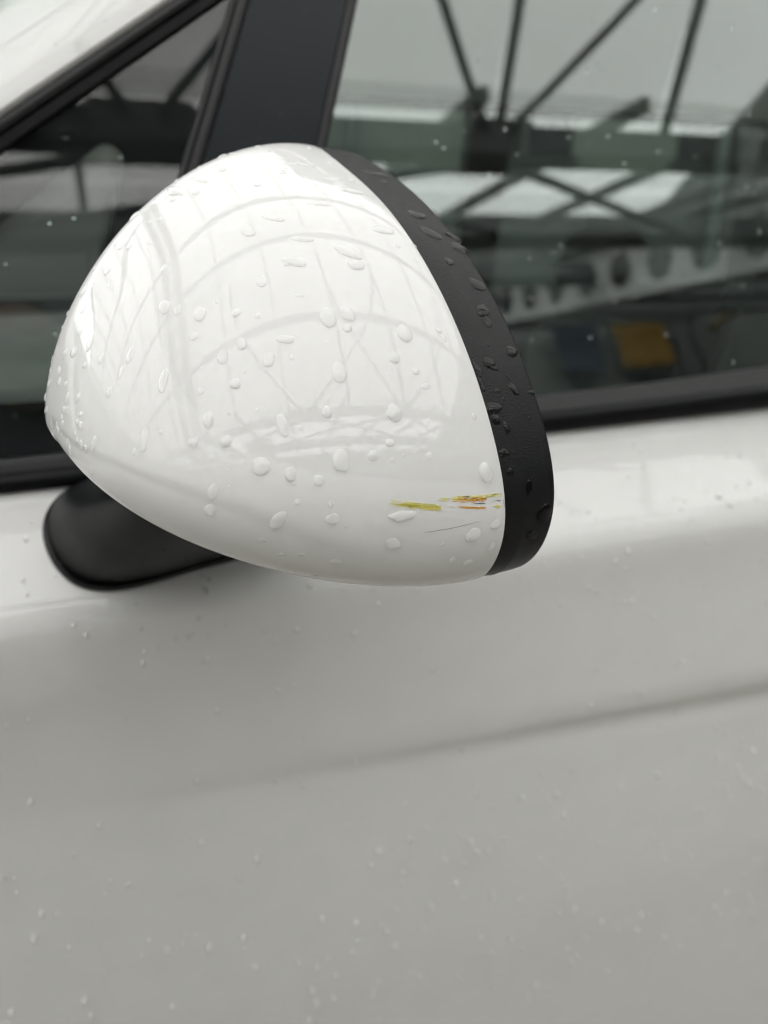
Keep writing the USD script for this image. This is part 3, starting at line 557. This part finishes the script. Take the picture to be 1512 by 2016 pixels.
# ------------------------------------------------------------------ rain
def drop(c, n, w, h, ht=None, rag=.08, ang=None, nr=5, na=18, sink=.0002, seed=None, caster=None):
    """a bead of water on a surface: w across, h down the slope, ht proud; heavier at its lower end"""
    r_ = np.random.default_rng(seed) if seed is not None else rng
    g = V(0, 0, -1) - n * (-n[2]); L = np.linalg.norm(g); g = g / L if L > 1e-3 else V(1, 0, 0)
    if ang: 
        s0 = np.cross(n, g); g = g * math.cos(ang) + s0 * math.sin(ang)
    s = np.cross(n, g); ht = ht or .30 * min(w, h)
    ph = r_.uniform(0, 6.28, 4); am = r_.uniform(.3, 1, 4) * rag
    th = np.linspace(0, 2 * math.pi, na, endpoint=False)
    rad = 1 + sum(am[k] * np.cos((k + 2) * th + ph[k]) / (1 + .5 * k) for k in range(4))
    rows = []
    for rho, f in [(0, 1.0)] + [(r, math.sqrt(max(0, 1 - r * r)) ** .9) for r in (.3, .55, .75, .9, .975)[:nr]] + [(1.0, 0.0)]:
        x = rad * rho * np.sin(th) * w / 2; y = -rad * rho * np.cos(th) * h / 2
        y = y + .10 * h * f
        x = x * (1 + .16 * (y / h))
        P = c + x[:, None] * s + y[:, None] * g + n * (ht * f)
        rows.append(P)
    base = rows[-1] - n * (sink * 2.2)
    if caster is not None and max(w, h) > .009:
        caster = caster.near(c, max(w, h) * .8 + .006)
        for R_ in (rows + [base]):
            for i in range(len(R_)):
                hh = caster.hit(R_[i] + n * .02, -n)
                if hh is not None: R_[i] = R_[i] + n * ((hh[0] - c) @ n)
    P = np.array(rows + [base]); m = grid(P[1:], True)
    v = np.vstack([m.vertices, P[0].mean(0), base.mean(0)]); k0, k1 = len(v) - 2, len(v) - 1; off = (len(P) - 2) * na
    f = np.vstack([m.faces, [[(i + 1) % na, i, k0] for i in range(na)], [[off + i, off + (i + 1) % na, k1] for i in range(na)]])
    m = trimesh.Trimesh(v - n * sink, f, process=False)
    if m.volume < 0: m.invert()
    return m
PX = .285 / 1512                                      # metres per photograph pixel on the shell
# (x, y, w, h, tilt) in photograph pixels, read from enlarged crops
def c5(l): return [(300 + x / 2.52, 300 + y / 2.52, w / 2.52, h / 2.52, a) for x, y, w, h, a in l]
def c7(l): return [(560 + x / 2.52, 800 + y / 2.52, w / 2.52, h / 2.52, a) for x, y, w, h, a in l]
def c6(l): return [(x / 2.52, 750 + y / 2.52, w / 2.52, h / 2.52, a) for x, y, w, h, a in l]
def c4(l): return [(60 + x / 2.8, 250 + y / 2.8, w / 2.8, h / 2.8, a) for x, y, w, h, a in l]
def c8(l): return [(600 + x / 2.908, 260 + y / 2.908, w / 2.908, h / 2.908, a) for x, y, w, h, a in l]
DROPS = c5([(60, 765, 60, 80, .5), (125, 780, 40, 60, .4), (55, 1130, 45, 130, .1), (280, 1330, 50, 80, 0), (350, 480, 25, 35, 0), (465, 380, 65, 105, .6), (595, 325, 45, 95, 1.2), (820, 255, 40, 85, 1.4),
    (980, 190, 50, 85, 1.2), (965, 490, 70, 125, .8), (1010, 555, 90, 62, 0), (870, 815, 82, 108, 0), (970, 800, 68, 80, 0), (965, 870, 48, 48, 0), (660, 925, 88, 50, 0), (580, 1025, 58, 82, -.2), (350, 1010, 50, 82, 0),
    (410, 1145, 55, 55, 0), (455, 1085, 25, 32, 0), (925, 1090, 68, 112, 0), (1200, 1015, 58, 60, 0), (1305, 1085, 40, 40, 0), (1250, 895, 78, 90, 0), (865, 1290, 50, 62, 0), (1200, 1290, 75, 90, .3), (645, 1350, 62, 115, .2),
    (735, 1365, 25, 32, 0), (520, 1275, 22, 22, 0), (380, 1295, 20, 20, 0), (210, 1430, 36, 42, 0), (365, 1430, 60, 62, 0), (1095, 1495, 50, 40, 0), (205, 910, 40, 48, .2), (235, 800, 58, 82, .3), (440, 950, 50, 62, .2), (245, 1070, 20, 28, 0),
    (540, 640, 50, 62, 0), (700, 540, 60, 110, 1.2), (725, 710, 26, 48, 1.4), (740, 430, 42, 90, 1.4), (1140, 385, 55, 100, 1.3), (890, 130, 30, 60, 1.4), (720, 60, 28, 95, 1.5), (600, 30, 26, 85, 1.4), (240, 130, 32, 72, 1.1), (110, 190, 50, 85, .9),
    (320, 740, 22, 22, 0), (690, 1015, 26, 36, 0), (867, 935, 20, 14, 0), (1172, 1105, 14, 14, 0), (1180, 1440, 50, 40, 0), (1245, 1500, 20, 20, 0), (1355, 1160, 50, 36, 0), (1420, 880, 36, 36, 0), (1445, 920, 30, 46, 0), (1215, 465, 30, 22, 0)])
DROPS += c7([(280, 265, 84, 114, 0), (440, 245, 60, 50, 0), (535, 265, 25, 32, 0), (720, 245, 35, 40, 0), (30, 335, 55, 74, .1), (170, 365, 60, 55, 0), (230, 485, 30, 40, 0), (240, 558, 75, 54, -.2), (310, 600, 30, 18, 0), (540, 680, 84, 54, -.25),
    (783, 683, 36, 24, 0), (937, 637, 82, 66, 0), (1050, 583, 54, 50, 0), (1028, 697, 52, 40, 0), (910, 775, 60, 34, 0), (465, 743, 16, 9, 0), (940, 50, 27, 36, 0), (210, 25, 50, 62, 0), (540, 30, 78, 58, .2), (520, 180, 46, 46, 0), (250, 770, 70, 24, -.2), (85, 735, 40, 20, 0), (150, 840, 50, 14, 0), (905, 690, 12, 9, 0)])
DROPS += c6([(1035, 185, 50, 82, 0), (1135, 160, 20, 22, 0), (965, 305, 40, 56, 0), (1120, 295, 48, 52, 0), (1295, 420, 84, 96, .1), (1440, 460, 52, 72, -.2), (1055, 545, 44, 84, -.2), (1045, 640, 60, 62, -.6), (1380, 690, 62, 96, -.7), (715, 290, 44, 112, .1), (465, 310, 34, 80, -.1),
    (795, 250, 26, 26, 0), (665, 350, 24, 42, 0), (1135, 520, 16, 16, 0), (1130, 435, 14, 14, 0), (1065, 900, 60, 16, 0), (1300, 790, 60, 20, -.2), (1400, 860, 50, 18, 0)])
DROPS += c4([(500, 655, 36, 50, .6), (470, 640, 26, 34, .6), (545, 655, 34, 48, .6), (425, 790, 38, 62, .5), (435, 865, 24, 50, .3), (320, 805, 40, 62, .6), (295, 900, 36, 72, .5), (290, 1005, 30, 50, .4), (285, 1105, 34, 92, .3), (190, 1030, 34, 52, .5), (330, 1190, 42, 92, .2), (240, 1240, 44, 62, .2),
    (390, 1275, 32, 62, .1), (550, 1255, 44, 92, .1), (500, 1350, 30, 82, .1), (740, 775, 38, 50, .3), (575, 490, 46, 76, .8), (715, 505, 30, 44, .8), (930, 290, 36, 104, 1.1), (780, 350, 52, 90, .9), (820, 360, 40, 70, .9), (685, 400, 18, 30, .9), (1290, 130, 20, 60, 1.3), (1125, 145, 26, 62, 1.2),
    (930, 220, 26, 72, 1.1), (655, 630, 28, 60, .9), (160, 1400, 28, 52, 0), (200, 1490, 30, 62, 0), (265, 1490, 30, 62, 0), (435, 1460, 36, 60, 0), (940, 1450, 36, 48, .2), (1165, 1190, 55, 70, .3), (1130, 1420, 58, 50, 0)])
nd = 0
for (x, y, w, h, a) in DROPS:
    hh = CS.hit(CAM, sight(x, y))
    if hh is None: continue
    dist = np.linalg.norm(hh[0] - CAM); cosv = max(.45, -(hh[1] @ sight(x, y)))
    fw, fh = 1 / max(.55, math.sqrt(max(0, 1 - (hh[1] @ RGT) ** 2))), 1 / max(.55, math.sqrt(max(0, 1 - (hh[1] @ UPV) ** 2)))
    ww, hh_ = w * dist / 1512 * fw, h * dist / 1512 * fh
    m = drop(hh[0], hh[1], ww, hh_, ht=.23 * min(ww, hh_), rag=.07, ang=a, nr=5, na=20)
    nd += 1
    big = 'large' if min(w, h) > 22 else ('medium' if min(w, h) > 14 else 'tiny')
    zone = 'low white side of the mirror housing' if y > 930 else ('rounded nose of the white mirror housing' if x < 290 else ('crown of the white mirror housing' if y < 480 else ('broad white side of the mirror housing, near the rim' if x > 620 else 'middle of the broad white mirror housing')))
    lean = 'round' if max(w, h) / min(w, h) < 1.35 else 'elongated'
    lb = f'{big} {lean} clear raindrop on the {zone}'
    obj('raindrop', m, 'bead_water_baked_light', smooth=True, label=lb, cat='raindrop', group=lb + 's' if False else f'{big} {lean} raindrops on the {zone}')
m_ = CS.hit(CAM, sight(*C7(585, 541)))
obj('raindrop', drop(*m_, 130 / 2.52 * PX, 52 / 2.52 * PX, rag=.25, na=26), 'bead_water_baked_light', smooth=True, label='wide raindrop hanging from the yellow scuff on the mirror', cat='raindrop')
m_ = CS.hit(CAM, sight(*C7(998, 325)))
obj('raindrop', drop(*m_, 86 / 2.52 * PX, 108 / 2.52 * PX, rag=.05, na=24), 'bead_water_baked_light', smooth=True, label='fat raindrop on white paint just above the scuffs by the rim', cat='raindrop')
# smaller beads crowding the upper and forward side of the shell
cnt = 0; SHN = np.array(trimesh.Trimesh(SV, SF, process=False).vertex_normals)
while cnt < 70:
    k = rng.integers(5 * NU, (len(SV) // NU - 6) * NU); p, n = SV[k], SHN[k]
    if n @ (p - SH[20].mean(0)) < 0: n = -n
    vd = (p - CAM) / np.linalg.norm(p - CAM)
    wt = .9 if (-n @ vd) < .45 and n[2] > -.25 else .10
    if -n @ vd < -.05 or n[2] < -.5 or rng.random() > wt: continue
    w = rng.uniform(.0016, .0038); zn = 'forward nose' if n[0] < -.55 else ('top edge' if n[2] > .8 else 'flank')
    obj('raindrop', drop(p, n, w, w * rng.uniform(.95, 1.3), ht=.25 * w, rag=.08, na=14, nr=4, ang=rng.uniform(-.2, .2)), 'bead_water_baked_light', smooth=True, label=f'small clear bead of rain on the {zn} of the white mirror housing', cat='raindrop', group=f'small beads of rain on the {zn} of the mirror'); cnt += 1
TD = c8([(260, 178, 18, 44, 1.1), (390, 235, 46, 140, .95), (450, 285, 30, 48, .8), (540, 265, 16, 64, .9), (635, 470, 50, 105, .75), (715, 575, 46, 145, .8), (855, 600, 38, 95, .5), (880, 660, 50, 105, .7), (825, 740, 34, 62, .6), (985, 870, 50, 110, .5), (1018, 1020, 60, 80, .2), (1042, 1080, 34, 90, .25), (1185, 1255, 58, 64, 0),
    (1050, 1315, 50, 76, .5), (1085, 1350, 26, 60, .9), (1050, 1220, 16, 16, 0), (985, 1350, 30, 110, .35), (1010, 1440, 24, 90, .3), (1195, 1470, 34, 80, .4), (1160, 1400, 10, 70, .4), (1100, 1480, 36, 26, 0), (1075, 1580, 84, 74, 0), (1090, 1640, 46, 70, .3), (1300, 1490, 40, 30, 0), (1140, 1525, 14, 26, 0)])
TD += c7([(1100, 105, 26, 60, .3), (1090, 230, 50, 36, 0), (1120, 325, 30, 40, .4), (1215, 400, 30, 80, -.2), (1290, 530, 62, 92, -.2), (1228, 635, 52, 48, 0), (1215, 55, 14, 20, 0)])
for i, (x, y, w, h, a) in enumerate(TD):
    hh = CT.hit(CAM, sight(x, y))
    if hh is None: continue
    dist = np.linalg.norm(hh[0] - CAM); cosv = max(.5, -(hh[1] @ sight(x, y)))
    sz = 'large' if w * h > 500 else ('slim' if h > 1.8 * w else 'small'); zn = 'upper bend' if y < 500 else ('middle stretch' if y < 720 else ('lower stretch' if y < 900 else 'bottom end'))
    m = drop(hh[0], hh[1], 1.15 * w * dist / 1512 / cosv ** .3, h * dist / 1512 * 1.1, ht=.17 * min(w, h) * PX + .00025, rag=.11, ang=a, na=36, sink=.00015, caster=CT)
    obj('raindrop', m, 'clear_water', smooth=True, label=f'{sz} ragged raindrop on the {zn} of the grained black mirror rim', cat='raindrop', group=f'{sz} ragged raindrops on the {zn} of the black rim')
# fine drops on door, moulding and glass
fine = []
def fine_drop(p, n, w, k=1.2, ht_=.34): fine.append(drop(p, n, w, w * k, ht=ht_ * w, rag=.1, na=9, nr=2, sink=.0001))
for _ in range(620):
    x = rng.uniform(-.34, .75); z = rng.uniform(.40, .995)
    if z > .72 and z < .905 and rng.random() < .55: continue
    y = float(door_y(x, z)); e = 1e-3
    n = V(-(float(door_y(x + e, z)) - y) / e, 1, -(float(door_y(x, z + e)) - y) / e) * -1; n /= np.linalg.norm(n)
    cl_ = rng.random() < .15
    w = rng.uniform(.0022, .0058) * (1.15 if z < .7 else .85)
    fine_drop(V(x, y, z), n, w, ht_=.52)
    if cl_:
        for _k in range(4):
            x2, z2 = x + rng.normal(0, .012), z + rng.normal(0, .006); fine_drop(V(x2, float(door_y(x2, z2)), z2), n, rng.uniform(.0015, .0032), ht_=.52)
obj('fine_raindrops', cat_(*fine), 'bead_water_baked_light', smooth=True, kind='stuff', label='fine raindrops scattered over the white door below the windows', cat='raindrops'); fine = []
for _ in range(150):
    x = rng.uniform(-.2, .70); z = rng.uniform(1.04, 1.42)
    if DL(z) - .02 < x < DR(z) + .004 or z > AP(x) - .015: continue
    fine_drop(W(x, z, -.0022), WN, rng.uniform(.0012, .0030), 1.15)
for _ in range(24):
    z = rng.uniform(1.2, 1.33); x = rng.uniform(DL(z) + .012, DR(z) - .012); fine_drop(W(x, z, .004), WN, rng.uniform(.0012, .0026))
CARM = Caster(ARM)
for _ in range(12):
    d0 = rng.uniform(0, 1); x = -.045 + .10 * d0; hh = CARM.hit(CAM, sight(130 + 300 * d0, 1060 + 70 * d0 + rng.uniform(-25, 25)))
    if hh is not None: fine_drop(hh[0], hh[1], rng.uniform(.0016, .003))
obj('fine_raindrops', cat_(*fine), 'water', smooth=True, kind='stuff', label='fine raindrops scattered over the window glass and black trim', cat='raindrops'); fine = []
for _ in range(60):
    x = rng.uniform(-.3, .3); s_ = rng.uniform(.004, .07); fine_drop(W(x - s_ * .56, AP(x) + s_ * .82, float(np.interp(s_, [.007, .014, .024, .038, .055, .075], [.0052, .0035, -.001, -.0085, -.02, -.036]))), WN, rng.uniform(.0014, .0028))
obj('fine_raindrops', cat_(*fine), 'bead_water_baked_light', smooth=True, kind='stuff', label='fine raindrops on the white windscreen pillar', cat='raindrops')
